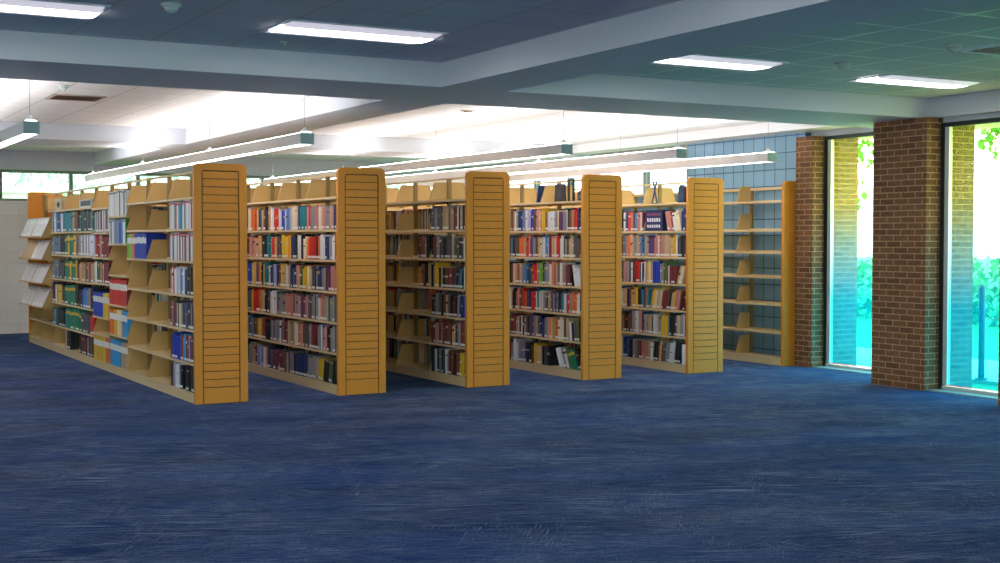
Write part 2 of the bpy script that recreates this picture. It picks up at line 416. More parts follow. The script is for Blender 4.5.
# brick piers (part of the outer wall)
def pier(n, x0, x1, y0, y1):
    struct(n, MB().box((x0, y0, -.02), (x1, y1, ZB)), M['brick'])
pier('wall_pier_1', PA0, PA1, 12.06, 12.36)
pier('wall_pier_2', PB0, PB1, 9.63, 10.375)
pier('wall_pier_3', 10.16, 11.1, 7.68, 8.42)
pier('wall_pier_4', 10.3, 11.2, 5.6, 6.4)
pier('wall_pier_5', 10.3, 11.2, 3.5, 4.3)
struct('wall_front_right', MB().box((10.5, YB-.2, 0), (10.7, 3.5, ZC)), M['plaster'])
def tall_window(gx, y0, y1, ledge_x, head):
    fr = MB()
    for yy in (y0, y1-.045): fr.box((gx-.03, yy, .0), (gx+.04, yy+.045, head))
    fr.box((gx-.03, y0+.045, head-.045), (gx+.04, y1-.045, head)); 
    br = MB().box((gx-.02, y1-.1, .06), (gx+.03, y1-.045, head-.045)).box((gx-.02, y0+.045, .06), (gx+.03, y0+.075, head-.045)).box((gx-.03, y0+.045, 0), (gx+.04, y1-.045, .045))
    led = MB().box((ledge_x, y0, 0), (gx-.03, y1, .012))
    window([('window_frame', fr, M['frame_dark']), ('glazing_bead', br, M['chrome']), ('window_sill', led, M['frame_grey']),
            ('window_pane', MB().add([(gx, y0+.045, .06), (gx, y1-.045, .06), (gx, y1-.045, head-.04), (gx, y0+.045, head-.04)], [(0, 1, 2, 3)]), M['glass'])], 0)
tall_window(11.42, 10.375, 12.06, 11.21, ZB)
tall_window(10.735, 8.42, 9.63, 10.52, 2.775)
tall_window(10.735, 6.4, 7.68, 10.52, 2.775)
tall_window(10.735, 4.3, 5.6, 10.52, 2.775)
trim(MB().box((10.735, 8.42, 2.775), (12.2, 9.63, ZB)), M['beam'])
for a, b in ((6.4, 7.68), (4.3, 5.6)): trim(MB().box((10.735, a, 2.775), (12.2, b, ZB)), M['beam'])
trim(MB().box((11.2105, 10.30, 0), (11.46, 10.375, ZB)), M['frame_dark'])

# ------------------------------------------------------------------ bookcases
def end_panel_mesh(w, slats=True):
    """oak end panel, outline rounded at the top; front face at y=0, towards -y"""
    r = .055
    def outline(x0, x1, z1, r, n=6):
        p = [(x0, 0), (x1, 0)]
        for i in range(n+1):
            a = i/n*math.pi/2; p.append((x1-r+r*math.cos(a), z1-r+r*math.sin(a)))
        for i in range(n+1):
            a = math.pi/2+i/n*math.pi/2; p.append((x0+r+r*math.cos(a), z1-r+r*math.sin(a)))
        return p
    mb = MB()
    mb.prism(outline(0, w, H, r), .014, .045, 'y', smooth=False)
    if not slats:
        mb.prism(outline(0, w, H, r), .0, .014, 'y'); return mb, None
    # frame layer: a rounded border with the slatted opening left free
    m, mt, g = .075, .065, .011
    o = outline(0, w, H, r); i_ = outline(m, w-m, H-mt, .022)
    vs = [(p[0], 0, p[1]) for p in o] + [(p[0], 0, p[1]) for p in i_] + [(p[0], .0145, p[1]) for p in o] + [(p[0], .0145, p[1]) for p in i_]
    n = len(o); fs = []
    for k in range(1, n):
        j = (k+1) % n
        fs.append((k, j, n+j, n+k)); fs.append((n+k, n+j, 3*n+j, 3*n+k)); fs.append((j, k, 2*n+k, 2*n+j))
    mb.add(vs, fs)
    sl = MB(); sl.box((m-.001, .0125, 0.001), (w-m+.001, .0142, H-mt+.002), 1)  # dark backing behind the slats, groove shade put into its colour
    zt = H - mt - g; step = .0765; k = 0; zz = .155
    tops = []
    zs = [0.002, .155]
    while zs[-1] + step < zt - .02: zs.append(zs[-1] + step)
    zs[-1] = zs[-1]; zs.append(zt)
    for a, b in zip(zs[:-1], zs[1:]):
        sl.box((m+g, .002, a + (.004 if a > .01 else 0)), (w-m-g, .0125, b - .004 if b < zt else b))
    return mb, sl
def bracket_mesh(side):
    """shelf end bracket, side=-1 opens towards -x; origin at the shelf front, on the deck"""
    d = W/2 - .035
    p = [(0.004, -.03), (d, -.03), (d, .205), (.085, .205), (.066, .195), (.004, .0)]
    mb = MB(); mb.prism(p, -.0015, .0015, 'y')
    mb.box((.06, -.0015, .203), (d, .008, .206)); mb.prism([(.002, -.02), (.008, -.02), (.008, .0), (.07, .196), (.064, .196), (.002, .0)], -.0015, .01, 'y')
    return mb
def shelf_mesh(d=W/2-.035, L=SEC-.008):
    mb = MB(); mb.box((0, .004, -.004), (d, L+.004, 0)); mb.box((0, .004, -.022), (.012, L+.004, -.004)); mb.box((d-.012, .004, -.022), (d, L+.004, -.004))
    mb.box((d-.004, .004, 0), (d, L+.004, .018))
    return mb
ME_BR = bracket_mesh(-1).mesh('bracket', M['bracket'])
ME_SH = shelf_mesh().mesh('shelf', M['shelf'])
pm, sm = end_panel_mesh(W)
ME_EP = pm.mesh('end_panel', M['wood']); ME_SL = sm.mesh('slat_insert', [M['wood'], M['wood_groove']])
ZS1 = [.38, .70, 1.03, 1.36, 1.67, 1.97]
ZSN = [.42, .73, 1.04, 1.36, 1.67, 2.0]
Z4 = [.46, .81, 1.16, 1.52, 1.84]; Z5 = [.42, .63, 1.04, 1.35, 1.65, 1.95]
def zs_for(k, s, side):
    if k == 0 and side < 0:
        if s == 3: return Z4
        if s == 4: return Z5
        if s >= 8: return [.38]
        return ZS1
    return ZSN
BASEZ = .10
BL = ['tall bookcase farthest left, with magazine displays, binders and bare brackets at its side',
      'second bookcase from the left, packed with books on every lower shelf',
      'third bookcase from the left, its shelves bare except beside the end panel',
      'fourth bookcase from the left, dark bookends on its top shelf',
      'fifth bookcase from the left, blue boxed set on its upper shelf']
def one_shelf(root, u, y0, z, side):
    # side -1: front towards -x
    o = link('shelf', ME_SH, root)
    if side < 0: o.location = (.008, y0, z); o.rotation_euler = (0, 0, 0)
    else: o.location = (W-.008, y0+SEC, z); o.rotation_euler = (0, 0, math.pi)
    for yy in (.003, SEC-.003): link('bracket', ME_BR, o, (0, yy, 0))
    return o
for k in range(5):
    root = empty('bookcase', (ru(k), V0, 0), label=BL[k], cat='bookcase', group='rows of double-sided library bookcases')
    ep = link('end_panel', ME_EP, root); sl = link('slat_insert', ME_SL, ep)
    Ltot = NS*SEC + .045
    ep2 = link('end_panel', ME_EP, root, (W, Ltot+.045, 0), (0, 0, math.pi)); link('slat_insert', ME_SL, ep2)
    for j in range(NS+1):
        y = .045 + min(max(j*SEC, .02), NS*SEC-.02)
        mb = MB(); mb.box((W/2-.022, y-.018, 0), (W/2+.022, y+.018, 2.235))
        for q in range(20): mb.box((W/2-.0228, y-.004, .3+q*.09), (W/2+.0228, y+.004, .33+q*.09))
        mb.build('post', M['post'], root)
    MB().box((W/2-.02, .05, 2.236), (W/2+.02, Ltot-.005, 2.256)).build('top_rail', M['shelf'], root)
    for s in range(NS):
        y0 = .045 + s*SEC
        b = MB(); b.box((.01, y0+.003, 0), (.022, y0+SEC-.003, .078)); b.box((W-.022, y0+.003, 0), (W-.01, y0+SEC-.003, .078))
        b.box((.008, y0+.003, .078), (W-.008, y0+SEC-.003, .098)); b.build('base', M['shelf'], root)
    far = MB()
    for side in (-1, 1):
        for s in range(NS):
            for z in zs_for(k, s, side):
                if side < 0 or s < 3: one_shelf(root, ru(k), .045+s*SEC, z, side)
                else:
                    Mx = Matrix.Translation((W-.008, .045+(s+1)*SEC, z)) @ Matrix.Rotation(math.pi, 4, 'Z')
                    q = shelf_mesh(); far.add(q.v, q.f, 0, M=Mx)
                    for yy in (.003, SEC-.003):
                        q = bracket_mesh(1); far.add(q.v, q.f, 1, M=Mx @ Matrix.Translation((0, yy, 0)))
    o = far.build('shelf', [M['shelf'], M['bracket']], root); o['kind'] = 'stuff'
    # base brackets on the bottom deck where the shelf is bare
    bs = [s for s in range(NS)]
    for s in bs:
        if k == 0 or s < 5: link('base_bracket', ME_BR, root, (.008, .045+(s+1)*SEC-.004, .128))
# single-faced bookcase against the blue wall
U6, V6 = 11.03, 12.375
W6 = .30
root = empty('bookcase', (U6, V6, 0), label='empty bookcase standing against the blue block wall beside the brick pier', cat='bookcase')
mb, _ = end_panel_mesh(W6, False); mb.build('end_panel', M['wood'], root)
N6 = 7
for j in range(N6+1):
    y = .045 + min(max(j*SEC, .02), N6*SEC-.02)
    MB().box((W6-.06, y-.018, 0), (W6-.02, y+.018, 2.235)).build('post', M['post'], root)
MB().box((W6-.065, .05, 2.2), (W6-.02, .045+N6*SEC, 2.235)).build('top_rail', M['shelf'], root)
for s in range(N6):
    y0 = .045+s*SEC
    b = MB(); b.box((.01, y0+.003, 0), (.022, y0+SEC-.003, .07)); b.box((.008, y0+.003, .07), (W6-.02, y0+SEC-.003, .09)); b.build('base', M['shelf'], root)
    link('base_bracket', ME_BR, root, (.008, y0+SEC-.004, .12))
    for z in (.41, .76, 1.10, 1.41, 1.69, 2.05):
        o = link('shelf', ME_SH, root, (.008, y0, z))
        for yy in (.003, SEC-.003): link('bracket', ME_BR, o, (0, yy, 0))

# ------------------------------------------------------------------ books
PAL = {'w': ('white', (232, 230, 232)), 'c': ('cream', (238, 220, 184)), 't': ('tan', (206, 172, 132)), 'y': ('yellow', (236, 190, 40)), 'g': ('olive', (92, 104, 52)),
       'G': ('green', (24, 128, 96)), 'L': ('lime green', (140, 200, 60)), 'T': ('teal', (0, 130, 140)), 'C': ('sky blue', (50, 160, 225)), 'b': ('steel blue', (84, 130, 184)),
       'B': ('bright blue', (20, 62, 190)), 'N': ('navy', (32, 54, 112)), 'k': ('black', (30, 28, 32)), 'd': ('charcoal', (88, 86, 92)), 'm': ('grey', (150, 146, 150)),
       'r': ('red', (222, 44, 30)), 'R': ('maroon', (134, 44, 50)), 'p': ('salmon', (214, 138, 124)), 'o': ('orange', (236, 112, 44)), 'n': ('brown', (128, 82, 56)),
       'v': ('purple', (92, 62, 122)), 'l': ('lavender', (176, 170, 206))}
def lin(c, j=0.0):
    q = srgb(*c)
    return tuple(min(1, max(0, x*(1+j))) for x in q)
PAGE = srgb(226, 214, 190)
def book_parts(w, h, d, col, band=None, flat=False):
    """hardback: spine towards -x at x=0, thickness along y, height z"""
    t = min(.003, w*.15); cv = 0 if flat else min(.006, w*.18)
    mb = MB()
    n = 1 if flat else 4
    out = [(d, 0)]
    sp = [(cv - cv*math.sin(math.pi*i/n), w*i/n) for i in range(n+1)] if not flat else [(0, 0), (0, w)]
    out += sp[:] + [(d, w), (d, w-t), (cv+t, w-t), (cv+t, t), (d, t)]
    out = list(reversed(out))
    mb.prism(out, 0, h, 'z', col=col)
    mb.box((cv+t, t, .003), (d-.004, w-t, h-.004), col=PAGE)
    if band:
        bc, z0, z1 = band
        mb.prism(list(reversed([(p[0]-.0006, p[1]) for p in sp] + [(cv+.002, w), (cv+.002, 0)])), h*z0, h*z1, 'z', col=bc)
    return mb
def label_parts(w, h, cv, z0=.012, z1=.036):
    n = 4; sp = [(cv - cv*math.sin(math.pi*i/n) - .0012, w*(.04+.92*i/n)) for i in range(n+1)]
    pts = sp + [(cv+.002, w*.96), (cv+.002, w*.04)]
    mb = MB(); mb.prism(list(reversed(pts)), z0, z1, 'z', col=srgb(240, 238, 232)); return mb

ITEMS = []     # every book as a spec
TOTALS = {}
ORD = ['first','second','third','fourth','fifth','sixth','seventh','eighth','ninth','tenth','eleventh','twelfth','thirteenth','fourteenth','fifteenth','sixteenth','seventeenth','eighteenth','nineteenth','twentieth']
def ordw(n):
    if n <= 20: return ORD[n-1]
    T = {20:'twenty', 30:'thirty', 40:'forty', 50:'fifty', 60:'sixty', 70:'seventy', 80:'eighty'}
    t = n//10*10
    if n % 10 == 0: return {30:'thirtieth',40:'fortieth',50:'fiftieth',60:'sixtieth',70:'seventieth',80:'eightieth'}[n]
    return T[t] + '-' + ORD[n % 10 - 1]
def vx(k, x):
    """distance along bookcase k whose spine plane shows at picture column x (used to read shelf runs off the photo)"""
    lo, hi = V0, V0+12
    for _ in range(40):
        m_ = (lo+hi)/2
        if proj(ru(k), m_, 1.2)[0] > x: lo = m_
        else: hi = m_
    return lo
def visible_area(k, y0, w, z, h, xclip):
    a = proj(ru(k)+.02, y0, z); b = proj(ru(k)+.02, y0+w, z+h)
    x1, x0 = a[0], b[0]
    vis = max(0, x1 - max(x0, xclip))
    return vis * abs(a[1]-b[1])
XCLIP = [0, 246.8, 385.4, 509.8, 622.1]
def fill(k, ya, yb, z, colors, hr=(.215, .262), dr=(.15, .205), lean=None, side=-1, clear=.27, kind='book', sec_break=True):
    """books from ya (near end) to yb, colours listed far to near as the photo reads left to right"""
    seq = []
    dup = .38 if (kind == 'book' and k > 0 and not lean) else 0
    for c in reversed(colors):
        seq.append(c)
        if c != ' ' and R.random() < dup: seq.append(c)
    n = len(seq)
    if not n: return
    ws = [1 + R.uniform(-.38, .38) for _ in seq]
    gap = {}
    for (a, b, ang) in (lean or []):
        q_ = a if ang > 0 else min(b, n)
        gap[q_] = gap.get(q_, 0) + .25*math.sin(abs(ang))
    yb -= sum(gap.values())
    tot = sum(ws); sc = (yb-ya)/tot
    y = ya; i = 0; row = []
    bh = R.uniform(*hr)
    while i < n:
        w = ws[i]*sc; c = seq[i]
        th = 0; y += gap.get(i, 0)
        if lean:
            for (a, b, ang) in lean:
                if a <= i < b: th = ang
        if c != ' ':
            h = min(clear, max(hr[0], min(hr[1]+.015, bh + R.uniform(-.022, .022))))
            if R.random() < .12: bh = R.uniform(*hr)
            row.append(dict(k=k, y=y, w=w*(.965*math.cos(th)), z=z, h=h, d=R.uniform(*dr), c=c, th=th, side=side, kind=kind))
        y += w; i += 1
    # keep posts free of books: shift books straddling a section line
    for it in row:
        if side < 0:
            rel = it['y'] - V0 - .045
            j = round((rel + it['w']/2) / SEC); line = V0+.045+j*SEC
            if it['y'] < line+.006 and it['y']+it['w'] > line-.006:
                if it['y']+it['w']/2 > line: e = it['y']+it['w']; it['y'] = line+.007; it['w'] = max(.008, e-it['y'])
                else: it['w'] = max(.008, line-.007-it['y'])
    # leaning: keep the tops inside the run
    for it in row:
        if it['th']:
            th = it['th']; it['h'] *= R.uniform(.93, .98)
    ITEMS.extend(row)

# bookcases two to five: colours of each shelf, read left to right in the photo
ROWS = {
 1: [(1.67, 'coonoyNbtnkttwrrwBwblcctNTTprmmpwcppmptpNNN', None),
     (1.36, 'nppptpytdkkTTprtndyyoyNkwkccorrrkowwNmwoo', None),
     (1.04, 'BBtytdnotkyTTTwNblNvnytwtNNbkptgyyctdkmNmRvRppt', None),
     (.73, 'ddyrroottkkdwwdmmmmpppRmpmRvppddmdmwpomtdmd', None),
     (.42, 'dbbnnypnRkkkmvmmwdmRRtmcppndmRRmmwbppkkmmdt', None),
     (.10, 'mmptvmlbwoNdRvRRdntdmmkNNNNmmmtyykkgkk', [(0, 9, .16)])],
 3: [(1.67, 'ntwmNNblwlBBnpptyyntwwwmcRvmmwkntorrNkd', None),
     (1.36, 'bkkdnootrpvmdtcwwCblRttwrrwwktddtttddnk', None),
     (1.04, 'RctpRtmbbNNGrrrmLLNbtmwpotdwtmRRkwwww', [(0, 4, -.22)]),
     (.73, 'tkkkppnroRvNrrrwTwwmmdtdmvmkTbwrrmoowk', None),
     (.42, 'RRtckwktdkvdmtdNNmppytoccwntwkdgk', [(0, 5, -.10)]),
     (.10, 'mwwmbmvkknyttkdk  wwmwgGGGk', [(0, 9, -.42)])],
 4: [(1.67, 'wdNrpdbppwRtcwB      N' + 'ppRwccNNN', [(3, 9, -.22)]),
     (1.36, 'mdmoottmtmbbltvvppwppttttttyywdkkd', None),
     (1.04, 'pmmdwRRrrdwkwtyctBBBBmmgggwRRRRtcc', [(0, 3, .35)]),
     (.73, 'ttkntpyykkCnnmTtyctccRRRnktyppRkk', [(2, 18, .2)]),
     (.42, 'okkkndRmwpvmtmtdwwtmyymkkdtmmwv', None),
     (.10, 'NNdkkmmnRppptwkkntndmmwwkkww', [(2, 14, .14)])]}
for k, rows in ROWS.items():
    yend = vx(k, XCLIP[k])
    for (z, s, lean) in rows:
        fill(k, V0+.06, yend, z, s, lean=lean)
        more = 'dtnRmkbpwgNtdnmkRtcdmkw'
        yy = yend + .02
        endy = V0+.045+SEC*(math.ceil((yy-V0-.045)/SEC+.3))
        fill(k, yy, endy-.01, z, ''.join(R.choice(more) for _ in range(max(1, int((endy-yy)/.03)))))
for (z, s) in [(1.67, 'ddmdddttnmtRRwktmk'), (1.36, 'knRmmdkkdddtddkdwk'), (1.04, 'ktyyktknRnRdkdbkw'), (.73, 'kdmdkntdkRkmNNB'), (.42, 'nRmpRmRRnRtkRmRRn'), (.10, 'kdwkmkdwmRnkRnyyk')]:
    fill(2, V0+.06, V0+.045+SEC-.03, z, s, lean=[(1, 6, .1)] if z in (.10, 1.04, .73) else None)
fill(2, V0+.045+SEC*1.0+.01, V0+.045+SEC+.22, 1.04, 'nkt'); fill(2, V0+.045+SEC+.01, V0+.045+SEC+.3, 1.36, 'kRnmk')
# bookcase one
S0 = V0+.045
def sec(s, a=.015, b=None): return S0+s*SEC+a, S0+(s+1)*SEC-(.012 if b is None else b)
def f1(s, z, colors, a=.015, b=.012, **kw):
    y0, y1 = sec(s, a, b); fill(0, y0, y1, z, colors, **kw)
J = dict(hr=(.255, .27), dr=(.19, .205), clear=.275, kind='journal')
f1(0, 1.67, 'wwwwmrwCCGwwNwwwwrw', **J); f1(0, 1.36, 'lwRwwwRwRwRwRwwRww', **J)
f1(0, 1.03, 'pwrwwlwblwbNdkdkk', hr=(.24, .27), a=.05); f1(0, .70, 'RmRRdtdctdNbdvkdmNk', hr=(.23, .26)); f1(0, .38, 'RdBBBBBnrCCnvpvdRk', hr=(.23, .265)); f1(0, .098, 'kmlwwlkk  kk kkn', hr=(.2, .25))
f1(2, 1.36, 'LLoBBBBBB', hr=(.27, .28), dr=(.208, .212), a=.03, clear=.28, kind='binder')
f1(4, 1.65, 'kTcmwkwmkwrwmkw', hr=(.22, .27)); f1(5, 1.67, 'kkTkdkdkTkdm')
f1(5, 1.36, 'mmwmwlwmww', hr=(.24, .27)); f1(4, 1.35, 'wlrRRpRRRRRR', hr=(.24, .27)); f1(5, 1.03, 'ntyptnGpRpt'); f1(4, 1.04, 'twwkGntntRRRRk')
f1(5, .70, 'kNBbbCmpNk'); f1(5, .38, 'GGddddddrr'); f1(5, .10, 'kRkRRkmknnk')
f1(6, 1.67, 'TTTTTtnn', hr=(.25, .27)); f1(6, 1.36, 'GGyGGGytn', hr=(.25, .27)); f1(6, 1.03, 'GGGyGGGyn', hr=(.25, .27)); f1(6, .70, 'GGGGGGGkk', hr=(.25, .27)); f1(6, .38, 'TGGGGGGG', hr=(.25, .27)); f1(6, .10, 'tdkk', a=.5)
f1(7, 1.67, 'mbwbNbwb', hr=(.25, .27)); f1(7, 1.36, 'bmbmbmkkk'); f1(7, 1.03, 'mmbmdddd'); f1(7, .70, 'vkctyykd'); f1(7, .38, 'dmTkkkk', a=.05)
f1(3, 1.52, 'wmwmbmBCw', a=.09, hr=(.27, .275), kind='journal', clear=.3); f1(3, 1.84, 'wwwwwwcwNwwdw', hr=(.28, .29), kind='journal', clear=.3)
BI = dict(hr=(.29, .295), dr=(.208, .212), clear=.296, kind='binder')
f1(3, .81, 'rrrrrrrrrrrR', **BI); f1(3, .46, 'oooyyyccctCCC', **BI); f1(3, .098, 'CCCCCCCttttt', **BI)
f1(4, .63, 'BBBBBBBByyyy', **BI); f1(4, .098, 'yyyyyyyyyooo', **BI)
# books on the right-hand faces, seen only through the open shelves
def rfill(k, s, z):
    y0, y1 = sec(s)
    n = R.randint(20, 27)
    cs = ''.join(R.choice('dtnRmkbpwgNtdnmkRrcdmkwyoT') for _ in range(n))
    fill(k, y0, y1 - R.choice([0, 0, .12]), z, cs, side=1)
for k, secs in ((0, range(0, 9)), (1, range(0, 4)), (2, range(0, 6)), (3, range(0, 2))):
    for s in secs:
        for z in [.10]+ZSN[:5]: rfill(k, s, z)

def placed_matrix(it):
    k = it['k']
    if it['side'] < 0:
        Mx = Matrix.Translation((ru(k)+.014, it['y'], it['z']+.0005))
        if it['th']:
            th = it['th']     # >0: top tips towards the near end
            if th > 0: Mx = Mx @ Matrix.Rotation(th, 4, 'X')
            else: Mx = Mx @ Matrix.Translation((0, it['w'], 0)) @ Matrix.Rotation(th, 4, 'X') @ Matrix.Translation((0, -it['w'], 0))
        return Mx
    return Matrix.Translation((ru(k)+W-.014, it['y']+it['w'], it['z']+.0005)) @ Matrix.Rotation(math.pi, 4, 'Z')
_a, _b = vx(4, 661.5)-.008, vx(4, 644.5)+.008      # room for the boxed set
ITEMS = [i for i in ITEMS if not (i['k'] == 4 and i['side'] < 0 and i['z'] == 1.67 and i['y']+i['w']+(0 if not i['th'] else .01) > _a and i['y']-(.07 if i['th'] else 0) < _b)]
# rank and split
rowseen = {}
for it in ITEMS:
    it['area'] = visible_area(it['k'], it['y'], it['w'], it['z'], it['h'], XCLIP[it['k']]) if it['side'] < 0 else 0
for it in sorted([i for i in ITEMS if i['side'] < 0], key=lambda i: (i['k'], i['z'], i['y'])):
    key = (it['k'], round(it['z'], 2) if it['k'] else (round(it['z'], 2), int((it['y']-S0)//SEC)))
    rowseen[key] = rowseen.get(key, 0) + 1; it['n'] = rowseen[key]
books = sorted([i for i in ITEMS if i['kind'] == 'book'], key=lambda i: -i['area'])
single = set(id(i) for i in books[:300])
stuff = MB()
CASE = ['leftmost bookcase', 'second bookcase', 'third bookcase', 'fourth bookcase', 'fifth bookcase']
def shelfname(it):
    zz = [.10]+[.42, .73, 1.04, 1.36, 1.67, 2.0]
    i = min(range(7), key=lambda q: abs(zz[q]-it['z']))
    return {0: 'bottom shelf', 1: 'sixth shelf down', 2: 'fifth shelf down', 3: 'fourth shelf down', 4: 'third shelf down', 5: 'second shelf down', 6: 'top shelf'}[i]
def sname1(it):
    s = int((it['y']-S0)//SEC)
    return ['nearest bay', 'second bay', 'third bay', 'fourth bay', 'fifth bay', 'sixth bay', 'seventh bay', 'eighth bay', 'ninth bay'][s]
for it in ITEMS:
    name, rgb = PAL[it['c']]
    j = R.uniform(-.18, .18); col = lin(rgb, j)
    w, h, d = it['w'], it['h'], it['d']
    band = None
    if it['kind'] == 'book' and R.random() < .3:
        bc = R.choice([srgb(225, 215, 190), srgb(190, 165, 100), srgb(40, 36, 40)])
        a = R.uniform(.5, .8); band = (bc, a, a+R.uniform(.03, .12))
    if it['kind'] == 'journal':
        band = (srgb(200, 70, 90) if it['k'] == 0 and it['y'] < S0+SEC else srgb(120, 130, 150), .9, .97)
    if it['kind'] == 'book' and name == 'green': band = (srgb(226, 180, 40), .72, .86)
    flat = it['kind'] != 'book'
    mb = book_parts(w, h, d, col, band, flat)
    cv = 0 if flat else min(.006, w*.18)
    lab = None
    if it['kind'] == 'binder': lab = label_parts(w, h, 0, h*.60, h*.84)
    elif it['kind'] == 'book' and it['side'] < 0 and R.random() < .6: lab = label_parts(w, h, cv)
    Mx = placed_matrix(it)
    if it['kind'] == 'book' and id(it) not in single:
        stuff.add(mb.v, mb.f, 0, M=Mx); stuff.c[-len(mb.c):] = mb.c
        if lab: stuff.add(lab.v, lab.f, 0, M=Mx); stuff.c[-len(lab.c):] = lab.c
        continue
    nm = {'book': 'book', 'journal': 'journal', 'binder': 'ring_binder'}[it['kind']]
    o = mb.build(nm, M['book']); o.matrix_world = Mx
    if lab:
        l = lab.build('spine_label', M['book'], o)
        if it['kind'] == 'binder': l['label'] = 'white paper spine label'
    size = 'slim ' if w < .022 else ('thick ' if w > .045 else '')
    tilt = 'leaning ' if it['th'] else ''
    kk = it['k']
    what = {'book': 'book', 'journal': 'journal', 'binder': 'ring binder'}[it['kind']]
    if kk: lb = '%s%s%s %s, %s from end panel, %s, %s' % (tilt, size, name, what, ordw(it['n']), shelfname(it), CASE[kk])
    else: lb = '%s%s%s %s, %s from near end, %s, %s, leftmost bookcase' % (tilt, size if it['kind'] == 'book' else '', name, what, ordw(it['n']), shelfname(it), sname1(it))
    if it['kind'] == 'book': grp = 'books on the %s' % CASE[kk]
    elif it['kind'] == 'journal': grp = 'bound journals on the leftmost bookcase'
    else: grp = 'ring binders on the leftmost bookcase'
    tag(o, lb, {'book': 'book', 'journal': 'journal', 'binder': 'binder'}[it['kind']], grp)
o = stuff.build('book', M['book'])
tag(o, 'further library books filling the bookcases, the ones least seen', 'books', kind='stuff')

# ------------------------------------------------------------------ other things on the shelves
def on1(s, frac): return S0 + (s+frac)*SEC
# sloped magazine displays at the far end of the first bookcase
def display(s, z):
    y0 = S0+s*SEC+.02; L = SEC-.04
    r = empty('magazine_rack', (U1, y0, z), label=None)
    mb = MB()
    mb.prism([(-.115, 0), (-.105, 0), (.025, .283), (.015, .283)], 0, L, 'y')
    mb.prism([(-.140, -.004), (-.105, -.008), (-.105, .0), (-.134, .002), (-.136, .016), (-.141, .016)], 0, L, 'y')
    mb.build('sloped_panel', M['kraft'], r)
    br = MB()
    for yy in (0, L-.004): br.prism([(-.105, -.004), (.215, -.03), (.215, .18), (.02, .255)], yy, yy+.004, 'y')
    br.build('side_bracket', M['bracket'], r)
    return r
an = math.atan2(.283, .13)
DZ = [1.60, 1.28, .94, .60]
for s in (8, 9):
    for i, z in enumerate(DZ):
        r = display(s, z)
        tag(r, 'sloped magazine rack, %s from the top, in the %s bay of the leftmost bookcase' % (['first', 'second', 'third', 'fourth'][i], 'ninth' if s == 8 else 'farthest'), 'magazine rack', 'sloped magazine racks')
        for q in range(3):
            if s == 9 and i == 1: continue
            c = R.choice([(240, 228, 224), (238, 220, 216), (240, 234, 232), (230, 220, 224)])
            mb = MB(); mb.box((0, 0, 0), (.006, .262, .295), col=srgb(*c))
            mb.box((-.0006, .02, .27), (.0, .21, .295), col=srgb(206, 186, 190)); mb.box((-.0006, .03, .06), (.0, .2, .2), col=srgb(228, 214, 214))
            o = mb.build('magazine', M['book'])
            o.location = (U1-.122, S0+s*SEC+.03+q*.277, z+.008)
            o.rotation_euler = (0, math.pi/2-an, 0)
            tag(o, 'pale magazine, %s from near side, on rack %s of %s bay, leftmost bookcase' % (ordw(q+1), ['one', 'two', 'three', 'four'][i], 'ninth' if s == 8 else 'farthest'), 'magazine', 'magazines on the sloped racks')
# box and dark roll on its top shelf
mb = MB(); mb.box((0, 0, 0), (.2, .42, .15), col=srgb(222, 200, 160)); mb.box((-.004, -.004, .12), (.204, .424, .155), col=srgb(232, 212, 170)); mb.box((-.003, .12, .05), (0, .3, .1), col=srgb(50, 44, 46)); mb.box((-.003, .2, .03), (0, .24, .12), col=srgb(60, 50, 50))
tag(mb.build('storage_box', M['book'], None, (U1+.02, on1(7, .2), 1.9705)), 'small cream storage box with dark mark on the top shelf, far end', 'box')
mb = MB(); mb.box((0, 0, 0), (.2, .7, .10), col=srgb(225, 222, 224)); mb.box((-.003, .05, .02), (0, .6, .085), col=srgb(66, 66, 80))
tag(mb.build('storage_box', M['book'], None, (U1+.02, on1(5, .1), 1.9705)), 'long white storage box with dark front on top shelf of leftmost bookcase', 'box')
# tall green folder leaning out at the fourth bay
mb = book_parts(.05, .285, .205, srgb(40, 120, 30), None, True)
o = mb.build('ring_binder', M['book'], None, (U1+.014, on1(3, .0)+.02, 1.5205)); tag(o, 'dark green folder standing beside the white journals, leftmost bookcase', 'binder', 'ring binders on the leftmost bookcase')

def bookend(k, y, z, w, h, mat, label, kind='plate'):
    mb = MB()
    if kind == 'plate': mb.prism([(0, 0), (w, 0), (w*.8, h), (w*.2, h)], -.002, .002, 'y'); mb.box((0, -.002, 0), (w, .10, .002))
    else:
        mb.box((0, 0, 0), (.02, .003, h)); mb.box((w-.02, 0, 0), (w, .003, h)); mb.box((0, 0, h-.03), (w, .003, h)); mb.box((0, 0, 0), (w, .1, .002))
    o = mb.build('bookend', mat, None, (ru(k)+.03, y, z+.0005)); tag(o, label, 'bookend', 'bookends on the top shelves'); return o
o = book_parts(.035, .2, .15, lin(PAL['N'][1]), (srgb(0, 120, 130), .85, .98)).build('book', M['book'], None, (ru(3)+.03, vx(3, 535), 2.0005), (.2, 0, 0))
tag(o, 'navy and teal book tilted alone on the top shelf, fourth bookcase', 'book')
def bookend_box(k, x0, x1, h, label, taper=.02):
    y1, y0 = vx(k, x0), vx(k, x1)
    mb = MB(); w = y1-y0
    mb.prism([(0, 0), (w, 0), (w-taper, h), (taper, h)], 0, .03, 'x', col=srgb(52, 48, 58))
    mb.box((-.003, w*.3, h*.2), (0, w*.7, h*.7), col=srgb(66, 62, 72)); mb.box((.0, -.004, 0), (.06, w+.004, .004), col=srgb(40, 38, 44))
    o = mb.build('magazine_file', M['book'], None, (ru(k)+.03, y0, 2.0005)); tag(o, label, 'magazine file'); return o
bookend_box(3, 552, 562, .20, 'dark tapered file box on the top shelf of the fourth bookcase')
y1, y0 = vx(3, 565), vx(3, 571)
mb = MB(); w = y1-y0
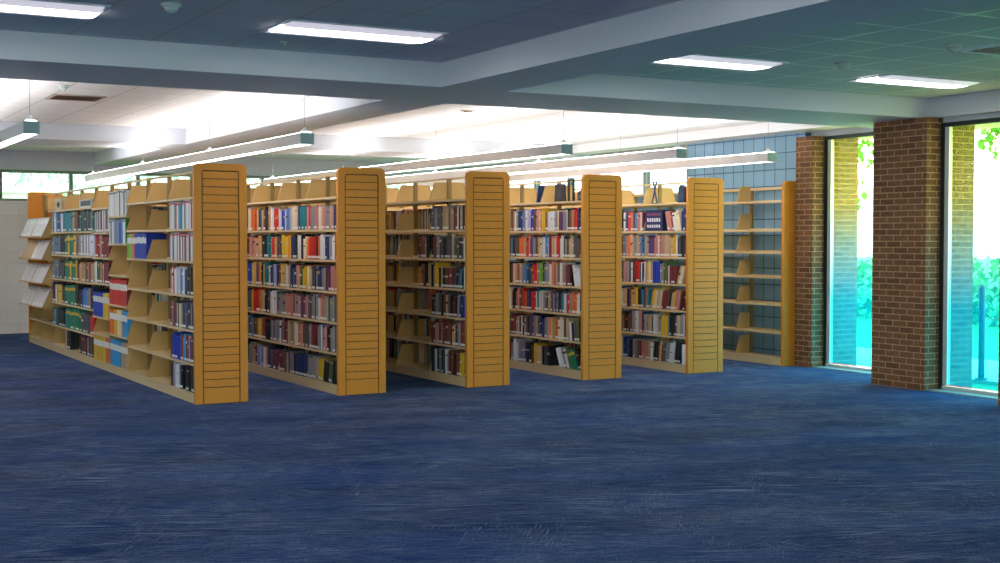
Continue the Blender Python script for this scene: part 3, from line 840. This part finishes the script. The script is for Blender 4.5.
mb.box((0, 0, 0), (.02, .025, .245)); mb.box((0, w-.025, 0), (.02, w, .245)); mb.box((0, .025, .225), (.02, w-.025, .245)); mb.box((0, .02, 0), (.1, w-.02, .004))
tag(mb.build('bookend', M['black_metal'], None, (ru(3)+.03, y0, 2.0005)), 'black open arch bookend on the top shelf of the fourth bookcase', 'bookend')
y1, y0 = vx(3, 575), vx(3, 579.5)
mb = MB(); w = y1-y0; mb.prism([(0, 0), (w, 0), (w, .10), (0, .12)], 0, .04, 'x', col=srgb(48, 46, 60)); mb.box((-.002, .01, .02), (0, w-.01, .07), col=srgb(90, 88, 100))
tag(mb.build('card_box', M['book'], None, (ru(3)+.03, y0, 2.0005)), 'small dark card box beside the arch bookend, fourth bookcase', 'box')
y1, y0 = vx(4, 676), vx(4, 685.6)
mb = MB(); w = y1-y0-.06; mb.prism([(0, 0), (w, 0), (w, .17), (w*.7, .21), (0, .17)], 0, .06, 'x', col=srgb(28, 52, 84)); mb.box((-.002, w*.2, .03), (0, w*.8, .12), col=srgb(36, 66, 104))
tag(mb.build('storage_box', M['book'], None, (ru(4)+.03, y0+.065, 2.0005)), 'navy box on the top shelf of the fifth bookcase beside end panel', 'box')
y = vx(4, 652)
mb = MB()
for s_ in (-1, 1): mb.prism([(.05-s_*.045, 0), (.05-s_*.045+.02, 0), (.05+s_*.045+.01, .27), (.05+s_*.045-.01, .27)] , 0+(.012 if s_ > 0 else 0), .01+(.012 if s_ > 0 else 0), 'x', col=srgb(40, 78, 130))
mb.box((0, .0, .255), (.022, .11, .27), col=srgb(40, 78, 130)); mb.box((0, .0, 0), (.1, .11, .008), col=srgb(40, 78, 130))
tag(mb.build('book_easel', M['book'], None, (ru(4)+.03, y-.05, 2.0005)), 'blue crossed book easel standing on top shelf of fifth bookcase', 'stand')
# navy boxed set with white lettering blocks on bookcase five
y1, y0 = vx(4, 644.5), vx(4, 661.5)
mb = MB(); w = y1-y0
mb.box((0, 0, 0), (.18, w, .255), col=srgb(24, 44, 96)); nb = 6
for i in range(nb):
    a = w*(.12+.8*i/nb); b_ = a+w*.085
    for (z0, z1) in ((.11, .155), (.04, .075)): mb.prism([(a, z0), (b_, z0), (b_+.012, z1), (a+.012, z1)], -.002, .0, 'x', col=srgb(235, 235, 240))
    mb.box((-.002, a, .185), (0, b_+.005, .215), col=srgb(150, 70, 120))
for i in range(1, nb): mb.box((-.0015, w*(.1+.8*i/nb)-.001, .0), (0, w*(.1+.8*i/nb)+.001, .255), col=srgb(14, 26, 60))
tag(mb.build('boxed_book_set', M['book'], None, (ru(4)+.012, y0, 1.6705)), 'navy boxed book set with white marks, second shelf down of fifth bookcase', 'book set')

# ------------------------------------------------------------------ lights of the room
def pendant(u, label, y0=11.62, y1=20.9, n=4):
    r = empty('pendant_light', (u, y0, 2.46), label=label, cat='pendant light', group='long pendant lights over the aisles')
    L = y1-y0; w = .065
    hs = MB()
    hs.box((-w, .004, .0), (-w+.006, L, .105)); hs.box((w-.006, .004, .0), (w, L, .105)); hs.box((-w+.006, .004, .05), (w-.006, L, .056))
    hs.build('housing', M['fixture'], r)
    MB().box((-w-.001, -.004, -.002), (w+.001, .004, .108)).build('end_cap', M['fixture_end'], r)
    MB().box((-w-.001, L, -.002), (w+.001, L+.008, .108)).build('end_cap', M['fixture_end'], r)
    MB().box((-w+.007, .01, .006), (w-.007, L-.004, .014)).build('lower_lens', M['downlens'], r)
    MB().prism([(-w+.007, .095), (w-.007, .095), (w-.02, .112), (-w+.02, .112)], .01, L-.004, 'y').build('upper_lens', M['uplens'], r)
    for i in range(n):
        yy = .07+(L-.35)*i/(n-1)
        MB().cyl((0, yy), .0022, .13, ZC-2.46, 6).build('cable', M['cable'], r)
        MB().cyl((0, yy), .055, .110, .135, 14, r2=.035).cyl((0, yy), .03, .135, .16, 12, r2=.006).build('cable_mount', M['white_paint'], r)
        MB().cyl((0, yy), .05, ZC-2.46-.018, ZC-2.46, 12).build('canopy', M['white_paint'], r)
pendant(2.03, 'long pendant light cut off by the left edge of the picture')
pendant(4.50, 'long pendant light over the aisle right of the leftmost bookcase')
pendant(7.38, 'long pendant light ending above and between third and fourth bookcases')
pendant(8.87, 'long pendant light ending above the fifth bookcase, between two others')
pendant(10.17, 'long pendant light nearest the blue block wall')

def troffer(x0, x1, y0, y1, label):
    r = empty('ceiling_light', (x0, y0, ZC), label=label, cat='ceiling light', group='recessed ceiling lights')
    w, d = x1-x0, y1-y0
    fr = MB(); t = .028; zz = -.008
    fr.box((0, 0, zz), (w, t, .0)); fr.box((0, d-t, zz), (w, d, 0)); fr.box((0, t, zz), (t, d-t, 0)); fr.box((w-t, t, zz), (w, d-t, 0))
    fr.build('frame', M['white_paint'], r)
    pts = [(t, -.001), (t, -.004)]
    n = 10
    mb = MB(); prof = []
    for i in range(n+1):
        a = i/n; prof.append((t+(d-2*t)*a, -.004 - .022*math.sin(math.pi*a)))
    mb.prism([(p[0], p[1]) for p in prof[3:9]] + [(prof[8][0], -.001), (prof[3][0], -.001)], t, w-t, 'x', smooth=False)
    mb.build('diffuser', M['tub'], r)
    sd = MB()
    sd.prism([(p[0], p[1]) for p in prof[:4]] + [(prof[3][0], -.001), (t, -.001)], t, w-t, 'x'); sd.prism([(p[0], p[1]) for p in prof[8:]] + [(d-t, -.001), (prof[8][0], -.001)], t, w-t, 'x')
    sd.build('side_basket', M['basket'], r)
troffer(.74, 1.95, 8.38, 8.98, 'recessed ceiling light at the top left corner')
troffer(3.10, 4.29, 8.31, 8.92, 'recessed ceiling light in dark tiles, middle top')
troffer(6.24, 7.43, 8.28, 8.88, 'recessed ceiling light just right of the long beam')
troffer(8.74, 9.95, 8.42, 9.01, 'recessed ceiling light nearest the brick piers')
for i, (x, y) in enumerate(((.74, 5.4), (3.10, 5.4), (8.74, 3.9), (6.24, 3.9), (3.10, 1.3), (.74, 1.3), (8.74, 1.3), (6.24, 1.3), (-3, 5.4), (-3, 8.3))):  # ceiling lights out of view, added to brighten the front of the room
    troffer(x, x+1.19, y, y+.6, ['recessed ceiling light nearer the camera, beyond the top of the picture', 'recessed ceiling light over the open carpet, out of the picture',
            'recessed ceiling light near the windows, out of the picture', 'recessed ceiling light right of the beam, out of the picture', 'recessed ceiling light above the camera', 'recessed ceiling light left of the camera',
            'recessed ceiling light at the right, close to the camera', 'recessed ceiling light to the right of the camera', 'recessed ceiling light far to the left of the camera', 'recessed ceiling light at far left beside the beam'][i])

def detector(x, y, label, r_=.062):
    r = empty('smoke_detector', (x, y, ZC), label=label, cat='smoke detector', group='smoke detectors on the ceiling')
    MB().cyl((0, 0), r_, -.02, 0, 20).build('base', M['plastic'], r)
    MB().cyl((0, 0), r_*.5, -.05, -.02, 20, r2=r_*.82).cyl((0, 0), r_*.28, -.056, -.05, 12).build('cover', M['plastic'], r)
detector(2.26, 8.14, 'white smoke detector on dark ceiling tiles at top left')
detector(7.84, 8.11, 'smoke detector between the two right-hand ceiling lights')
detector(7.85, 6.95, 'smoke detector at the upper right near the air vent')
detector(2.55, 12.9, 'small smoke detector on white ceiling behind the left beam', .045)
def vent(x0, y0, w, d, mat, label):
    r = empty('ceiling_vent', (x0, y0, ZC), label=label, cat='air vent', group='ceiling air vents')
    fr = MB(); fr.box((0, 0, -.01), (w, .03, 0)); fr.box((0, d-.03, -.01), (w, d, 0)); fr.box((0, .03, -.01), (.03, d-.03, 0)); fr.box((w-.03, .03, -.01), (w, d-.03, 0)); fr.build('frame', mat, r)
    n = 7
    for i in range(n):
        y = .03+(d-.06)*(i+.2)/n
        MB().prism([(y, -.012), (y+.004, -.012), (y+.03, -.001), (y+.026, -.001)], .03, w-.03, 'x').build('louvre', mat, r)
    MB().box((.03, .03, -.0005), (w-.03, d-.03, -.0001)).build('backing', M['vent'] if mat == M['white_paint'] else M['vent_back'], r)
vent(2.62, 13.72, .52, .5, M['vent'], 'brownish air vent in the white ceiling at left')
vent(8.12, 6.60, .58, .55, M['white_paint'], 'white air vent at the upper right corner')
mb = MB().cyl((0, 0), .04, -.006, 0, 16).cyl((0, 0), .012, -.03, -.006, 10)
tag(mb.build('sprinkler_head', M['plastic'], None, (3.42, 9.26, ZC)), 'small sprinkler disc below the middle ceiling light', 'sprinkler')
mb = MB().cyl((0, 0), .09, -.006, 0, 20).cyl((0, 0), .05, -.02, -.006, 16)
tag(mb.build('ceiling_speaker', M['vent'], None, (7.05, 13.2, ZC)), 'small round grey ceiling fitting in the bright ceiling above third aisle', 'ceiling fitting')

# ------------------------------------------------------------------ outdoors
g = MB().add([(-40, -30, -.06), (90, -30, -.06), (90, 90, -.06), (-40, 90, -.06)], [(0, 1, 2, 3)])
tag(g.build('lawn', M['grass']), kind='structure', label='sunlit lawn outside the windows')
bp = MB().box((-60, -50, -.055), (10.7, -6.3, -.03)).box((-60, -6.3, -.055), (-6.7, 60, -.03)); tag(bp.build('pavement', M['paving']), kind='structure', label='grey paving outside the rear windows')  # added out of view to take the green out of the bounce
pv = MB().box((12.0, -10, -.06), (14.1, 40, -.02)); tag(pv.build('path', M['concrete']), kind='structure', label='pale concrete walk outside the windows')
r = empty('bollard', (12.05, 10.22, -.02), label='blue painted bollard post just outside the right window', cat='bollard')
MB().cyl((0, 0), .036, 0, 1.04, 16).cyl((0, 0), .036, 1.04, 1.08, 16, r2=.012).build('pole', M['bollard'], r)
MB().cyl((0, 0), .07, 0, .02, 16).build('base_plate', M['bollard'], r)
def tree(x, y, h, rad, label, seed, low=.35, nl=5000):
    q = random.Random(seed)
    r = empty('tree', (x, y, -.06), label=label, cat='tree', group='trees outside the windows')
    t = MB(); segs = 6
    for i in range(segs):
        z0, z1 = h*.75*i/segs, h*.75*(i+1)/segs
        t.cyl((0, 0), .16*(1-.1*i)*h/6, z0, z1, 10, r2=.16*(1-.1*(i+1))*h/6)
    for b in range(9):
        a = q.uniform(0, 6.28); z = h*q.uniform(.3, .65); L = rad*q.uniform(.5, .8)
        Mx = Matrix.Translation((0, 0, z)) @ Matrix.Rotation(a, 4, 'Z') @ Matrix.Rotation(q.uniform(.5, 1.1), 4, 'Y')
        t.cyl((0, 0), .05*h/6, 0, L, 7, r2=.015, M=Mx)
    t.build('trunk', M['bark'], r)
    f = MB(); cl = [(q.gauss(0, .45)*rad, q.gauss(0, .45)*rad, h*(low+(1-low)*q.random()**.8), rad*q.uniform(.25, .45)) for _ in range(26)]
    for _ in range(nl):
        c = q.choice(cl); v = Vector((q.gauss(0, 1), q.gauss(0, 1), q.gauss(0, 1))).normalized()*c[3]*q.uniform(.6, 1.05)
        p = Vector(c[:3])+v
        Mx = Matrix.Translation(p) @ Matrix.Rotation(q.uniform(0, 6.28), 4, 'Z') @ Matrix.Rotation(q.uniform(-1.3, 1.3), 4, 'X')
        s = q.uniform(.06, .13)
        f.add([(0, -s, 0), (s*.6, -s*.2, .03), (s*.45, s*.6, 0), (0, s, -.03), (-s*.45, s*.6, 0), (-s*.6, -s*.2, .03)], [(0, 1, 2, 3, 4, 5)], 0, M=Mx)
    f.build('foliage', M['leaf'], r)
tree(21.8, 17.4, 7.5, 2.0, 'leafy tree seen in the right-hand window', 1)
tree(29, 23, 9, 2.8, 'leafy tree beyond the walk, seen in the right-hand window edge', 2)
tree(22, 24, 7, 2.3, 'leafy tree seen in the narrow window between the brick piers', 3)
tree(32, 14.5, 9, 3.0, 'tall tree standing farther right outside the windows', 4)
hs = empty('building', (0, 42, -.06), label='pale building outside beyond the high windows', cat='building')
MB().box((-6, 0, 0), (34, 8, 3.05)).build('wall', M['render'], hs)
MB().box((-6.2, -.2, 3.05), (34.2, 8.2, 3.2)).build('roof', M['concrete'], hs)
# hedge behind the walk
def hedge(x, y0, y1, h, label, seed):
    q = random.Random(seed); f = MB()
    n = int((y1-y0)*420)
    for _ in range(n):
        p = Vector((x+q.uniform(-.8, .8), q.uniform(y0, y1), q.uniform(0, h)*(1-.2*q.random())))
        Mx = Matrix.Translation(p) @ Matrix.Rotation(q.uniform(0, 6.28), 4, 'Z') @ Matrix.Rotation(q.uniform(-1.3, 1.3), 4, 'X')
        s = q.uniform(.07, .14)
        f.add([(0, -s, 0), (s*.6, 0, .02), (0, s, 0), (-s*.6, 0, .02)], [(0, 1, 2, 3)], 0, M=Mx)
    tag(f.build('shrub_hedge', M['leaf'], None, (0, 0, -.06)), label, 'hedge')
hedge(20.5, 8, 26, 1.3, 'low leafy hedge on the lawn beyond the walk outside', 9)

def hedge_row(y, x0, x1, h, label, seed):
    q = random.Random(seed); f = MB()
    for _ in range(int((x1-x0)*260)):
        p = Vector((q.uniform(x0, x1), y+q.uniform(-1.5, 1.5), h*q.random()**.8))
        Mx = Matrix.Translation(p) @ Matrix.Rotation(q.uniform(0, 6.28), 4, 'Z') @ Matrix.Rotation(q.uniform(-1.3, 1.3), 4, 'X')
        s = q.uniform(.14, .28)
        f.add([(0, -s, 0), (s*.6, 0, .02), (0, s, 0), (-s*.6, 0, .02)], [(0, 1, 2, 3)], 0, M=Mx)
    tag(f.build('tall_hedge', M['pale_leaf'], None, (0, 0, -.06)), label, 'hedge')
hedge_row(54, 2, 30, 7, 'tall green hedge beyond the pale building, seen through high far windows', 12)
# ------------------------------------------------------------------ sky and sun
w = bpy.data.worlds.new('sky'); scn.world = w; w.use_nodes = True
bg = w.node_tree.nodes['Background']; bg.inputs['Color'].default_value = (.93, .95, 1, 1); bg.inputs['Strength'].default_value = 5.2
sun = bpy.data.objects.new('sun', bpy.data.lights.new('sun', 'SUN')); COL.objects.link(sun)
sun.data.energy = 9; sun.data.angle = .02; sun.data.color = (1, .96, .88)
sun.rotation_euler = Vector((.5, .12, -.85)).to_track_quat('-Z', 'Y').to_euler()

scn.view_settings.view_transform = 'Standard'; scn.view_settings.look = 'None'
scn.view_settings.gamma = 1; scn.view_settings.use_curve_mapping = False
scn.view_settings.exposure = 0.82
scn.cycles.use_denoising = True
scn.cycles.max_bounces = 8; scn.cycles.diffuse_bounces = 5; scn.cycles.transparent_max_bounces = 12
scn.cycles.sample_clamp_indirect = 6
